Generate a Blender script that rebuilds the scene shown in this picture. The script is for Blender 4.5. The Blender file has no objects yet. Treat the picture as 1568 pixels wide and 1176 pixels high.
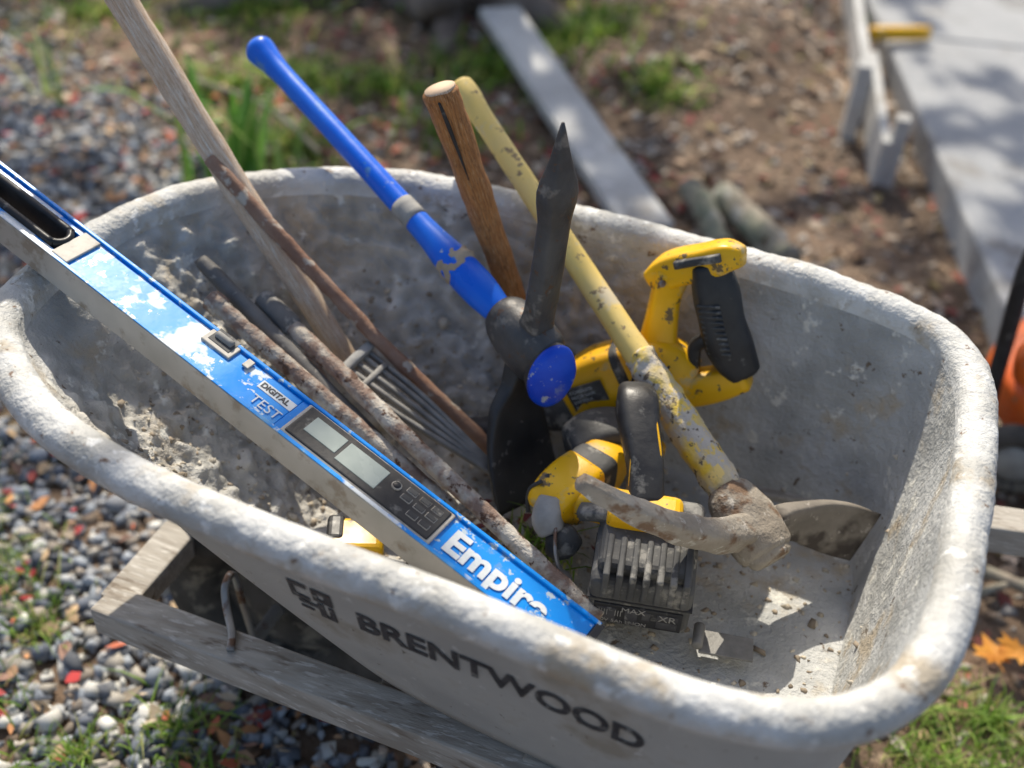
import bpy, bmesh, math, random
import numpy as np
from mathutils import Vector, Matrix, noise
from mathutils.bvhtree import BVHTree
random.seed(7); rng=np.random.default_rng(7)
sc=bpy.context.scene
COL=sc.collection
V=Vector
# ------------------------------------------------------------------ materials
def mk(name, base, c2=None, scale=20, detail=3, lo=.35, hi=.65, rough=.7, metal=0, bump=.3, bscale=None,
       coord='Object', stretch=(1,1,1), spots=(), attr=None, bdist=.002, trans=0, spec=.4):
    m=bpy.data.materials.new(name); m.use_nodes=True
    nt=m.node_tree; N=nt.nodes; L=nt.links
    b=N['Principled BSDF']
    tc=N.new('ShaderNodeTexCoord'); mp=N.new('ShaderNodeMapping'); mp.inputs['Scale'].default_value=stretch
    L.new(tc.outputs[coord],mp.inputs['Vector'])
    def nz(sca,det=3,ro=.6):
        n=N.new('ShaderNodeTexNoise'); n.inputs['Scale'].default_value=sca; n.inputs['Detail'].default_value=det
        n.inputs['Roughness'].default_value=ro
        L.new(mp.outputs['Vector'],n.inputs['Vector']); return n.outputs['Fac']
    def ramp(f,a,bb):
        r=N.new('ShaderNodeMapRange'); r.inputs['From Min'].default_value=a; r.inputs['From Max'].default_value=bb
        L.new(f,r.inputs['Value']); return r.outputs['Result']
    def mix(f,A,B):
        x=N.new('ShaderNodeMix'); x.data_type='RGBA'
        L.new(f,x.inputs['Factor'])
        for i,q in ((6,A),(7,B)):
            if isinstance(q,(tuple,list)): x.inputs[i].default_value=(*q[:3],1)
            else: L.new(q,x.inputs[i])
        return x.outputs[2]
    cur=base; n0=None
    if attr:
        a=N.new('ShaderNodeAttribute'); a.attribute_name=attr; cur=a.outputs['Color']
        if c2:
            mm=N.new('ShaderNodeMix'); mm.data_type='RGBA'; mm.blend_type='MULTIPLY'
            mm.inputs['Factor'].default_value=1
            n0=nz(scale,detail)
            L.new(cur,mm.inputs[6]); L.new(mix(ramp(n0,lo,hi),c2,(1.1,1.1,1.1)),mm.inputs[7]); cur=mm.outputs[2]
    elif c2:
        n0=nz(scale,detail); cur=mix(ramp(n0,lo,hi),base,c2)
    for (ss,a_,b_,cc) in spots:
        cur=mix(ramp(nz(ss,4,.62),a_,b_),cur,cc)
    if isinstance(cur,(tuple,list)): b.inputs['Base Color'].default_value=(*cur[:3],1)
    else: L.new(cur,b.inputs['Base Color'])
    if n0 is not None:
        rr=N.new('ShaderNodeMapRange'); rr.inputs['From Min'].default_value=.3; rr.inputs['From Max'].default_value=.7
        rr.inputs['To Min'].default_value=max(0,rough-.14); rr.inputs['To Max'].default_value=min(1,rough+.12)
        L.new(n0,rr.inputs['Value']); L.new(rr.outputs['Result'],b.inputs['Roughness'])
    else: b.inputs['Roughness'].default_value=rough
    b.inputs['Metallic'].default_value=metal
    b.inputs['Specular IOR Level'].default_value=spec
    if bump:
        bp=N.new('ShaderNodeBump'); bp.inputs['Strength'].default_value=bump; bp.inputs['Distance'].default_value=bdist
        L.new(nz(bscale or scale*3,3,.7),bp.inputs['Height']); L.new(bp.outputs['Normal'],b.inputs['Normal'])
    if trans:
        t=N.new('ShaderNodeBsdfTranslucent'); ms=N.new('ShaderNodeMixShader'); ms.inputs[0].default_value=trans
        if isinstance(cur,(tuple,list)): t.inputs[0].default_value=(*cur[:3],1)
        else: L.new(cur,t.inputs[0])
        L.new(b.outputs[0],ms.inputs[1]); L.new(t.outputs[0],ms.inputs[2]); L.new(ms.outputs[0],N['Material Output'].inputs[0])
    return m
M={}
M['tray']=mk('tray_poly',(.38,.375,.345),(.72,.72,.71),scale=9,lo=.36,hi=.64,rough=.60,bump=1,bscale=120,bdist=.004,attr='Col',
   spots=((13,.56,.68,(.45,.385,.29)),(30,.60,.66,(.70,.69,.63)),(64,.645,.70,(.17,.13,.095))))
M['rim']=mk('tray_rim',(.44,.435,.405),(.66,.66,.635),scale=14,lo=.38,hi=.62,rough=.6,bump=1,bscale=80,bdist=.004,
   spots=((16,.55,.66,(.45,.39,.30)),(44,.58,.65,(.76,.76,.73)),(64,.645,.70,(.2,.13,.09))))
M['outer']=mk('tray_outer',(.44,.44,.42),(.53,.53,.50),scale=9,rough=.6,bump=.3,bscale=60,
   spots=((9,.56,.70,(.38,.35,.295)),(50,.64,.69,(.62,.62,.60)),(90,.66,.70,(.2,.17,.14))))
M['letter']=mk('letter_black',(.045,.045,.05),(.09,.09,.095),scale=60,rough=.6,bump=.1,spots=((70,.59,.65,(.27,.27,.26)),))
M['woodpale']=mk('wood_pale',(.80,.62,.45),(.58,.39,.25),scale=6,rough=.75,bump=.6,coord='UV',stretch=(1.2,9,1),bscale=20,spots=((7,.50,.62,(.84,.75,.64)),(20,.59,.66,(.26,.16,.095))))
M['woodbrown']=mk('wood_brown',(.64,.28,.085),(.34,.135,.045),scale=6,rough=.6,bump=1,coord='UV',stretch=(1.2,9,1),bscale=18,spots=((12,.55,.64,(.74,.46,.23)),(14,.58,.64,(.06,.03,.018))))
M['yelfib']=mk('yellow_fibreglass',(.92,.66,.15),(.86,.66,.27),scale=8,rough=.55,bump=.4,spots=((20,.55,.64,(.70,.60,.40)),(55,.60,.65,(.32,.22,.12))))
M['yelfib2']=mk('yellow_fibreglass_caked',(.84,.59,.07),(.66,.56,.37),scale=16,lo=.42,hi=.55,rough=.75,bump=.9,bdist=.004,bscale=50,spots=((36,.5,.56,(.58,.53,.46)),(80,.59,.63,(.18,.14,.10))))
M['bluefib']=mk('blue_fibreglass',(.0,.12,.75),(.006,.17,.82),scale=12,rough=.36,bump=.2,spots=((26,.65,.71,(.08,.24,.6)),(60,.67,.71,(.45,.5,.55))))
M['bluecap']=mk('blue_cap',(.0,.05,.55),(.01,.09,.68),scale=20,rough=.45,bump=.3,spots=((30,.60,.67,(.12,.2,.5)),(90,.62,.68,(.4,.44,.5))))
M['forged']=mk('forged_steel',(.060,.058,.058),(.105,.102,.10),scale=22,rough=.48,metal=.3,bump=.6,spots=((24,.58,.66,(.21,.195,.175)),(80,.60,.66,(.12,.07,.045))))
M['bladeblack']=mk('black_blade',(.030,.030,.031),(.055,.055,.055),scale=14,rough=.45,metal=.2,bump=.3,bscale=40,spots=((50,.62,.68,(.15,.145,.135)),))
M['caked']=mk('caked_steel',(.29,.25,.20),(.40,.36,.30),scale=24,rough=.9,bump=1,bdist=.004,bscale=70,spec=.2,spots=((22,.53,.61,(.20,.13,.085)),(60,.60,.66,(.50,.46,.40))))
M['blade']=mk('worn_blade',(.17,.15,.125),(.28,.25,.21),scale=20,rough=.75,bump=.8,bscale=60,spec=.25,spots=((11,.50,.58,(.085,.072,.062)),(60,.60,.66,(.42,.38,.33))))
M['rust']=mk('rust_cement_rod',(.25,.17,.13),(.46,.41,.345),scale=38,lo=.42,hi=.58,rough=.85,bump=1,bscale=110,bdist=.004,spots=((22,.54,.61,(.58,.54,.47)),(60,.58,.63,(.11,.06,.04))))
M['rustd']=mk('rust_dark_rod',(.24,.13,.085),(.34,.225,.165),scale=30,rough=.85,bump=.9,bscale=90,spots=((36,.57,.63,(.48,.42,.35)),))
M['darkrod']=mk('dark_rod',(.11,.105,.10),(.19,.18,.165),scale=25,rough=.7,bump=.6,spots=((40,.58,.64,(.36,.33,.29)),))
M['greyplastic']=mk('grey_slat',(.26,.255,.24),(.40,.39,.365),scale=30,rough=.7,bump=.4)
M['tine']=mk('rake_tine_steel',(.17,.165,.155),(.30,.29,.27),scale=30,rough=.6,metal=.2,bump=.4)
M['lvblue']=mk('level_blue',(.0,.25,.82),(.01,.32,.86),scale=10,rough=.33,bump=.2,spots=((24,.55,.68,(.16,.44,.76)),(11,.535,.57,(.76,.80,.82)),(55,.575,.62,(.68,.75,.79))))
M['lvbluec']=mk('level_blue_clean',(.0,.24,.80),(.0,.28,.84),scale=10,rough=.33,bump=.1,spots=((40,.60,.68,(.14,.32,.6)),(90,.60,.65,(.5,.6,.66))))
M['lvgrey']=mk('level_edge_alu',(.42,.40,.355),(.55,.52,.47),scale=12,rough=.6,metal=.1,bump=.4,spots=((26,.55,.65,(.33,.285,.23)),))
M['black']=mk('black_plastic',(.020,.020,.022),(.042,.042,.043),scale=30,rough=.5,bump=.25,spots=((40,.60,.69,(.18,.175,.16)),))
M['blackdirty']=mk('black_dirty',(.045,.046,.048),(.11,.11,.107),scale=20,rough=.65,bump=.5,spots=((36,.55,.64,(.26,.25,.225)),))
M['yel']=mk('tool_yellow',(.93,.52,.004),(.90,.47,.008),scale=15,rough=.40,bump=.2,spots=((22,.59,.68,(.62,.46,.20)),(60,.61,.65,(.18,.12,.05))))
M['lcd']=mk('lcd',(.34,.39,.36),(.42,.47,.43),scale=20,rough=.25,bump=0)
M['white']=mk('white_print',(.76,.78,.78),(.6,.66,.70),scale=60,rough=.6,bump=.1)
M['timber']=mk('weathered_timber',(.50,.465,.41),(.34,.30,.25),scale=9,rough=.85,bump=.8,stretch=(1,6,6),bscale=25,spots=((30,.56,.64,(.60,.57,.52)),(12,.58,.68,(.22,.18,.14))))
M['plank']=mk('plank_grey',(.60,.60,.58),(.46,.455,.44),scale=7,rough=.8,bump=.4,spots=((14,.58,.68,(.70,.69,.68)),(5,.58,.68,(.34,.31,.27))))
M['tyre']=mk('tyre_rubber',(.045,.042,.038),(.11,.10,.09),scale=18,rough=.85,bump=.6,spots=((24,.54,.64,(.24,.215,.175)),))
M['steel']=mk('bracket_steel',(.30,.30,.295),(.38,.37,.36),scale=20,rough=.5,metal=.5,bump=.3,spots=((30,.56,.63,(.2,.12,.08)),))
M['slab']=mk('concrete_slab',(.33,.34,.355),(.43,.44,.45),scale=4,rough=.85,bump=.5,bscale=60,spots=((7,.54,.68,(.26,.25,.235)),(60,.6,.66,(.52,.51,.50))))
M['orange']=mk('orange_paint',(.80,.15,.02),(.7,.12,.02),scale=10,rough=.45,bump=.1,spots=((40,.62,.68,(.3,.2,.12)),))
M['soil']=mk('ground_soil',(.11,.073,.047),(.23,.16,.11),scale=3.5,rough=.95,bump=1,bscale=60,bdist=.012,
   spots=((1.1,.57,.68,(.07,.09,.025)),(12,.56,.64,(.35,.26,.18)),(34,.60,.66,(.045,.032,.024))))
M['stone']=mk('gravel_stone',(.3,.3,.3),None,rough=.85,bump=0,attr='Col')
M['leaf']=mk('dead_leaf',(.3,.3,.3),None,rough=.7,bump=0,attr='Col')
M['grass']=mk('grass_blade',(.3,.3,.3),None,rough=.6,bump=0,attr='Col',trans=.35)
M['crown']=mk('tree_leaf',(.09,.12,.03),None,rough=.6,bump=0)
M['bark']=mk('tree_bark',(.16,.12,.095),(.30,.245,.20),scale=8,rough=.9,bump=1,bdist=.02,stretch=(1,1,.25),spots=((5,.6,.7,(.14,.17,.05)),))
M['dirt']=mk('dirt_clod',(.34,.27,.19),(.48,.40,.30),scale=30,rough=.95,bump=.8)
M['log']=mk('mossy_log',(.34,.29,.23),(.21,.23,.17),scale=12,rough=.95,bump=1,bdist=.006,spec=.15,spots=((20,.54,.62,(.44,.42,.37)),(30,.58,.64,(.10,.08,.06))))
# ------------------------------------------------------------------ mesh helpers
def addobj(name,me,mat=None,smooth=True,parent=None):
    o=bpy.data.objects.new(name,me); COL.objects.link(o)
    if mat is not None and len(me.materials)==0: me.materials.append(mat)
    if smooth:
        me.polygons.foreach_set('use_smooth',[True]*len(me.polygons))
    if parent: o.parent=parent
    return o
def emp(name):
    e=bpy.data.objects.new(name,None); e.empty_display_size=.05; COL.objects.link(e); return e
def npmesh(name,verts,faces,cols=None):
    me=bpy.data.meshes.new(name); nv=len(verts); nf=len(faces); k=faces.shape[1]
    me.vertices.add(nv); me.vertices.foreach_set('co',np.asarray(verts,np.float32).ravel())
    me.loops.add(nf*k); me.loops.foreach_set('vertex_index',faces.astype(np.int32).ravel())
    me.polygons.add(nf); me.polygons.foreach_set('loop_start',np.arange(0,nf*k,k,dtype=np.int32))
    try: me.polygons.foreach_set('loop_total',np.full(nf,k,dtype=np.int32))
    except Exception: pass
    me.update(calc_edges=True)
    if cols is not None:
        a=me.color_attributes.new('Col','FLOAT_COLOR','POINT')
        a.data.foreach_set('color',np.concatenate([cols,np.ones((nv,1))],1).astype(np.float32).ravel())
    return me
def catmull(P,n,closed=False):
    P=[V(p) for p in P]; out=[]; N=len(P)
    rngi=range(N if closed else N-1)
    for i in rngi:
        if closed: p0,p1,p2,p3=P[(i-1)%N],P[i],P[(i+1)%N],P[(i+2)%N]
        else: p0,p1,p2,p3=P[max(i-1,0)],P[i],P[i+1],P[min(i+2,N-1)]
        for j in range(n):
            t=j/n
            out.append(.5*((2*p1)+(p2-p0)*t+(2*p0-5*p1+4*p2-p3)*t*t+(3*p1-p0-3*p2+p3)*t**3))
    if not closed: out.append(P[-1])
    return out
def sweep(name,pts,rad,mat,ref=(0,0,1),e=2,n=20,sub=4,rough=0,nsc=40,parent=None,closed=False,twist=0,dome=True,smooth=True):
    rad=[(r,r) if not isinstance(r,(tuple,list)) else r for r in rad]
    P=catmull(pts,sub,closed); Rr=catmull([(a,b,0) for a,b in rad],sub,closed)
    if dome and not closed:
        d0=(P[0]-P[1]).normalized(); d1=(P[-1]-P[-2]).normalized()
        r0=min(Rr[0][0],Rr[0][1]); r1=min(Rr[-1][0],Rr[-1][1])
        P=[P[0]+d0*r0*.18]+P+[P[-1]+d1*r1*.18]
        Rr=[Rr[0]*.82]+Rr+[Rr[-1]*.82]
    m=len(P); bm=bmesh.new(); uvl=bm.loops.layers.uv.new('UVMap')
    ref=V(ref); rings=[]; dist=0; ds=[]
    for i in range(m):
        if closed: t=(P[(i+1)%m]-P[i-1]).normalized()
        else: t=(P[min(i+1,m-1)]-P[max(i-1,0)]).normalized()
        a=(ref-t*ref.dot(t)).normalized(); b=t.cross(a)
        if i: dist+=(P[i]-P[i-1]).length
        ds.append(dist); ring=[]
        for k in range(n):
            th=2*math.pi*k/n+twist; c,s=math.cos(th),math.sin(th)
            x=math.copysign(abs(c)**(2/e),c); y=math.copysign(abs(s)**(2/e),s)
            p=P[i]+a*(x*Rr[i][0])+b*(y*Rr[i][1])
            if rough:
                q=p*nsc; dd=noise.noise(q)+.5*noise.noise(q*2.3)
                p=p+(p-P[i]).normalized()*rough*dd
            ring.append(bm.verts.new(p))
        rings.append(ring)
    for i in range(m if closed else m-1):
        A=rings[i]; B=rings[(i+1)%m]
        for k in range(n):
            f=bm.faces.new((A[k],A[(k+1)%n],B[(k+1)%n],B[k]))
            uv=[(ds[i],k/n),(ds[i],(k+1)/n),(ds[(i+1)%m],(k+1)/n),(ds[(i+1)%m],k/n)]
            for l,q in zip(f.loops,uv): l[uvl].uv=(q[0]*4,q[1])
    if not closed:
        bm.faces.new(rings[0][::-1]); bm.faces.new(rings[-1])
    bmesh.ops.recalc_face_normals(bm,faces=bm.faces)
    me=bpy.data.meshes.new(name); bm.to_mesh(me); bm.free()
    o=addobj(name,me,mat,smooth,parent)
    return o
def frame(o,u,v,w):
    m=Matrix((V(u),V(v),V(w))).transposed().to_4x4(); m.translation=V(o); return m
def box(name,lo,hi,mat,mtx=None,bev=.002,parent=None,seg=2):
    bm=bmesh.new(); bmesh.ops.create_cube(bm,size=1)
    lo=V(lo);hi=V(hi)
    for v in bm.verts:
        v.co=V(((lo[i]+hi[i])/2+v.co[i]*(hi[i]-lo[i])) for i in range(3))
    if bev: bmesh.ops.bevel(bm,geom=list(bm.edges),offset=bev,segments=seg,profile=.5,affect='EDGES')
    if mtx: bm.transform(mtx)
    me=bpy.data.meshes.new(name); bm.to_mesh(me); bm.free()
    return addobj(name,me,mat,False,parent)
def text(name,s,size,mtx,mat,ext=.0004,parent=None,proj=None,sx=1,off=0):
    cu=bpy.data.curves.new(name,'FONT'); cu.body=s; cu.size=size; cu.extrude=ext; cu.offset=off
    o=bpy.data.objects.new(name,cu); COL.objects.link(o)
    bpy.context.view_layer.update()
    me=bpy.data.meshes.new_from_object(o.evaluated_get(bpy.context.evaluated_depsgraph_get()))
    bpy.data.objects.remove(o)
    me.transform(Matrix.Diagonal((sx,1,1,1)))
    me.transform(mtx)
    if proj:
        bm=bmesh.new(); bm.from_mesh(me); bmesh.ops.triangulate(bm,faces=bm.faces)
        for _ in range(4):
            le=[e for e in bm.edges if e.calc_length()>.006]
            if not le: break
            bmesh.ops.subdivide_edges(bm,edges=le,cuts=1); bmesh.ops.triangulate(bm,faces=bm.faces)
        for v in bm.verts: v.co=proj(v.co)
        bm.to_mesh(me); bm.free()
    me.materials.clear(); me.materials.append(mat)
    return addobj(name,me,None,False,parent)
# ------------------------------------------------------------------ wheelbarrow tray
rimc=[(-.462,-.171),(-.392,-.232),(-.312,-.274),(-.207,-.299),(-.060,-.311),(.102,-.316),(.221,-.324),(.303,-.329),(.380,-.316),(.440,-.281),(.475,-.218),(.487,-.144),(.490,-.031),(.489,.126),(.473,.229),(.420,.292),(.251,.322),(.069,.325),(-.127,.317),(-.295,.273),(-.397,.204),(-.462,.104),(-.484,-.003),(-.480,-.103)]
rp=catmull([(x,y,0) for x,y in rimc],30,True)
rp=np.array([(p.x,p.y) for p in rp])
seg=np.linalg.norm(np.roll(rp,-1,0)-rp,axis=1); cum=np.concatenate([[0],np.cumsum(seg)])
NR=640; tt=np.linspace(0,cum[-1],NR,endpoint=False)
rc=np.concatenate([rp,rp[:1]]); rim=np.stack([np.interp(tt,cum,rc[:,0]),np.interp(tt,cum,rc[:,1])],1)
for _ in range(90): rim=.5*rim+.25*(np.roll(rim,1,0)+np.roll(rim,-1,0))
tan=np.roll(rim,-1,0)-np.roll(rim,1,0); tan/=np.linalg.norm(tan,axis=1)[:,None]
nor=np.stack([tan[:,1],-tan[:,0]],1)
if (nor*(rim)).sum()<0: nor=-nor
ZF=.35
t_=(rim[:,0]+.47)/.96
bot=np.stack([-.17+t_*.61, rim[:,1]*(.66+.14*t_)],1)
cen=np.array([.14,0.])
prof=[]
for k in (.03,.15,.3,.45,.6,.72,.82,.9,.96): prof.append((cen+(bot-cen)*k*.97,ZF,0))
wt=rim-nor*.018
for s in np.linspace(0,1,110):
    xy=bot*.97+cen*.03+(wt-(bot*.97+cen*.03))*s
    z=ZF+(.604-ZF)*(s**1.18)
    prof.append((xy,z,0))
for th in np.linspace(165,-75,16):
    a=math.radians(th); prof.append((rim+nor*(.0205*math.cos(a)+.002),.612+.019*math.sin(a),1))
wo=rim-nor*.010
ob=bot+ (bot-cen)/np.linalg.norm(bot-cen,axis=1)[:,None]*.006
for s in np.linspace(0,1,14): prof.append((wo+(ob-wo)*s,.600-(.600-ZF+.006)*(s**.9),2))
prof.append((cen+(ob-cen)*.5,ZF-.006,2)); prof.append((cen+(ob-cen)*.03,ZF-.006,2))
vs=[];vcol=[]
for xy,z,k in prof:
    for i in range(NR):
        p=V((xy[i,0],xy[i,1],z)); c=(.4,.4,.39)
        if k==0:
            side=1 if p.x<.06 else max(.16,1-(p.x-.06)*5)
            wall=.25 if p.y>0 else 0
            crust=max(0,min(1,(noise.noise(p*4.5+V((3,1,7)))+.45+wall)*1.5))*side
            a=noise.noise(p*52); b_=noise.noise(p*120+V((5,0,0))); e3=max(0,noise.noise(p*24)-.03)
            d=noise.noise(p*11)*.0032+crust*(max(0,a+.02)*.0115+b_*.0045+e3*.010)
            d*=min(1,max(0,(.607-z)/.02)+.15)
            p=p+V((-nor[i,0]*.6,-nor[i,1]*.6,.8))*d
            cr=crust; pit=1-.30*cr*max(0,min(1,-a*2.2)); hi_=1+.20*cr*max(0,min(1,a*2.5))
            wm=.5+.5*noise.noise(p*6+V((9,2,1))); wm*=cr
            cool=(.495,.505,.50); warm=(.57,.505,.40)
            c=tuple((cool[q]*(1-wm)+warm[q]*wm)*pit*hi_ for q in range(3))
        elif k==1:
            p=p+V((nor[i,0],nor[i,1],1))*(noise.noise(p*34)*.0010+.0022*noise.noise(p*9)+.0010*noise.noise(p*95))
        vs.append(tuple(p)); vcol.append(c)
fs=[];fm=[]
K=len(prof)
for j in range(K-1):
    mi=2 if prof[j+1][2]==2 else max(prof[j][2],prof[j+1][2])
    for i in range(NR):
        a=j*NR+i;b=j*NR+(i+1)%NR; fs.append((a,b,b+NR,a+NR)); fm.append(mi)
me=npmesh('tray',np.array(vs),np.array(fs),np.array(vcol))
for kk in('tray','rim','outer'): me.materials.append(M[kk])
me.polygons.foreach_set('material_index',fm)
bm=bmesh.new(); bm.from_mesh(me)
bm.verts.ensure_lookup_table()
bm.faces.new([bm.verts[i] for i in range(NR)]); bm.faces.new([bm.verts[(K-1)*NR+i] for i in range(NR)])
bmesh.ops.recalc_face_normals(bm,faces=bm.faces); bm.to_mesh(me)
bvh=BVHTree.FromBMesh(bm); bm.free()
WB=emp('wheelbarrow')
addobj('tray',me,None,True,WB)
def wallproj(c):
    h=bvh.ray_cast(V((c.x,-1,c.z)),V((0,1,0)))[0]
    if h is None: return c
    return V((c.x,h.y-.0012+(c.y),c.z))
TM=frame((-.005,0,.488),(1,0,0),(0,0,1),(0,-1,0))
text('brand_lettering','BRENTWOOD',.046,TM,M['letter'],.0002,WB,wallproj,sx=.95,off=.0012)
for (x0,x1,z0,z1) in((-.035,-.018,.505,.512),(-.035,-.030,.489,.505),(-.035,-.018,.484,.491),(-.014,.004,.505,.512),(-.014,-.009,.496,.505),(-.003,.004,.496,.505),(-.014,.004,.491,.497),(-.030,-.012,.476,.482),(-.012,-.006,.466,.488),(-.002,.003,.466,.488),(-.012,.003,.463,.468),(-.030,-.018,.466,.471)):
    X=lambda x:(x-.004)*1.2-.028
    Z=lambda z:(z-.488)*1.15+.504
    me2=bpy.data.meshes.new('logo'); me2.from_pydata([wallproj(V((X(x),0,Z(z)))) for x,z in((x0,z0),(x1,z0),(x1,z1),(x0,z1))],[],[(0,1,2,3)])
    addobj('logo_mark',me2,M['letter'],False,WB)
for s,nm in((-1,'near_handle'),(1,'far_handle')):
    a=V((-.375,s*.190,.252)); b=V((.98,s*.31,.428)); u=(b-a).normalized(); v=V((0,0,1)).cross(u).normalized(); w=u.cross(v)
    box(nm,(0,-.022,-.020),((b-a).length,.022,.020),M['timber'],frame(a,u,v,w),.003,WB)
    sweep('leg',[(.30,s*.24,.31),(.36,s*.25,.02),(.44,s*.25,.012),(.52,s*.26,.30)],[.011]*4,M['steel'],ref=(0,1,0),parent=WB)
    sweep('wheel_strap',[(-.190,s*.215,.2985),(-.20,s*.195,.300),(-.225,s*.165,.300),(-.235,s*.150,.315),(-.240,s*.125,.31),(-.240,s*.11,.24),(-.235,s*.10,.17)],[(.0045,.003)]*7,M['steel'],ref=(1,0,0),parent=WB,e=3)
box('cross_piece',(-.385,-.185,.232),(-.340,.185,.268),M['timber'],None,.003,WB)
wc=V((-.235,0,.168))
ring=[wc+V((math.cos(a)*.132,0,math.sin(a)*.132)) for a in np.linspace(0,2*math.pi,24,endpoint=False)]
sweep('tyre',ring,[(.060,.044)]*24,M['tyre'],ref=(0,1,0),e=2.6,n=24,sub=3,closed=True,parent=WB)
sweep('wheel_hub',[wc+V((0,-.035,0)),wc+V((0,-.02,0)),wc+V((0,.02,0)),wc+V((0,.035,0))],[.05,.095,.095,.05],M['tyre'],ref=(1,0,0),n=28,parent=WB)
sweep('axle',[wc+V((0,-.15,0)),wc+V((0,.15,0))],[.009,.009],M['steel'],ref=(1,0,0),parent=WB)
for s in(-1,1): box('riser_block',(.16,s*.225-.020,.30),(.42,s*.225+.020,.345),M['timber'],None,.003,WB)
box('front_riser',(-.02,-.19,.285),(.03,.19,.343),M['timber'],None,.003,WB)
# ------------------------------------------------------------------ mattocks
def q3(a,c,b,n=9):
    return [a*(1-t)**2+c*(2*t*(1-t))+b*t*t for t in np.linspace(0,1,n)]
def mattock(name,eye,top,tip,blade,hm,hm2,steel,caps,hr,pw=.0165,bw=.040,notch=True,rough=0,curv=.55,turn=0,bmat=None,capn=None,capc=None):
    E=emp(name); eye=V(eye);top=V(top);tip=V(tip);blade=V(blade)
    h=(top-eye).normalized(); Lh=(top-eye).length
    fr=[f for f,_ in hr]
    sweep('handle',[eye+h*(Lh*f) for f in fr],[r for _,r in hr],hm,ref=(0,0,1),n=24,sub=6,parent=E,rough=.0004)
    if hm2:
        sweep('handle_grip',[eye+h*(Lh*f) for f in(0.03,.12,.30,.36)],[r*1.03+.0006 for r in(hr[0][1],hr[1][1],hr[2][1]*1.0,hr[2][1]*.93)],hm2,n=28,sub=14,parent=E,rough=.0030,nsc=70)
    for nm,end in(('pick_arm',tip),('adze_blade',blade)):
        d=end-eye; perp=d-h*d.dot(h); cv=curv if nm=='pick_arm' else .5
        c=eye+perp*cv*.8+d*.1 if nm=='pick_arm' and curv<.5 else eye+perp*cv
        pts=q3(eye,c,end,10); wd=h.cross(perp.normalized()).normalized(); mm=steel
        if nm=='pick_arm':
            a=[.020,.018,pw,pw,pw,pw,pw*1.04,pw*1.28,pw*.66,.0018]; b=[.018,.017,.014,.0135,.013,.0125,.012,.015,.008,.0018]
            if not notch: a=[.022,.020,.018,.0165,.015,.014,.013,.012,.0105,.008]; b=[.020,.018,.016,.015,.014,.0125,.0115,.010,.009,.007]
            e=4
        else:
            mm=bmat or steel
            if turn: wd=Matrix.Rotation(turn,3,d.normalized())@wd
            a=[.018,.017,.018,.022,bw*.68,bw*.80,bw*.90,bw*.97,bw*1.0,bw]; b=[.017,.015,.013,.011,.0095,.008,.0065,.005,.0038,.0016]; e=5
        sweep(nm,pts,list(zip(a,b)),mm,ref=wd,e=e,n=28,sub=3,parent=E,rough=rough*(.5 if nm!='pick_arm' else 1) or .0008,nsc=30,dome=False)
    ax=(tip-blade).normalized(); ax=(ax-h*ax.dot(h)).normalized()
    sweep('eye_socket',[eye-h*.030,eye-h*.024,eye-h*.005,eye+h*.02,eye+h*.045,eye+h*.056],[(.030,.023),(.035,.027),(.038,.029),(.036,.028),(.030,.024),(.022,.019)],steel,ref=ax,e=2.4,n=28,sub=5,parent=E,rough=rough or .0008,dome=False)
    if capn:
        cn=V(capn).normalized(); cc_=V(capc)
        sweep('eye_rim',[cc_-cn*.026,cc_-cn*.010,cc_],[(.032,.024),(.038,.0275),(.0385,.028)],steel,ref=ax,n=32,sub=3,parent=E,dome=False)
        sweep('eye_cap',[cc_-cn*.002,cc_+cn*.003],[(.0395,.0285),(.038,.027)],caps,ref=ax,n=36,sub=2,parent=E,dome=True,rough=.0006)
    else:
        sweep('eye_cap',[eye-h*.024,eye-h*.036],[(.031,.0245),(.028,.022)],caps,ref=ax,n=32,sub=4,parent=E,dome=True,rough=.002,nsc=60)
    return E,h
eb=V((.012,.118,.564))
mb,h=mattock('blue_pick_mattock',eb,(-.462,.346,.727),(.025,.107,.845),(.050,.066,.383),M['bluefib'],None,M['forged'],M['bluecap'],
  [(0,.016),(.1,.0175),(.17,.0215),(.26,.0205),(.33,.0165),(.40,.0150),(.6,.0140),(.8,.0135),(.90,.0138),(.95,.0165),(.985,.0195),(1.0,.0165)],bw=.056,curv=.35,bmat=M['bladeblack'],capn=(.66,-.74,.10),capc=(.050,.090,.551))
sweep('dirt_band',[eb+h*d for d in(.122,.132,.145)],[.0216,.0220,.0208],M['dirt'],parent=mb,rough=.004,nsc=80,sub=8)
sweep('paper_label',[eb+h*d for d in(.212,.242)],[.0160,.0155],M['greyplastic'],parent=mb,sub=3,dome=False)
my,h2=mattock('yellow_pick_mattock',(.305,.062,.448),(-.195,.385,.722),(.144,-.101,.590),(.424,.146,.412),M['yelfib'],M['yelfib2'],M['caked'],M['caked'],
  [(0,.0175),(.12,.0195),(.28,.0185),(.4,.0160),(.6,.0150),(.8,.0140),(.92,.0142),(.97,.0165),(1.0,.0150)],bw=.035,notch=False,rough=.0022,turn=-.5,bmat=M['blade'])
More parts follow.
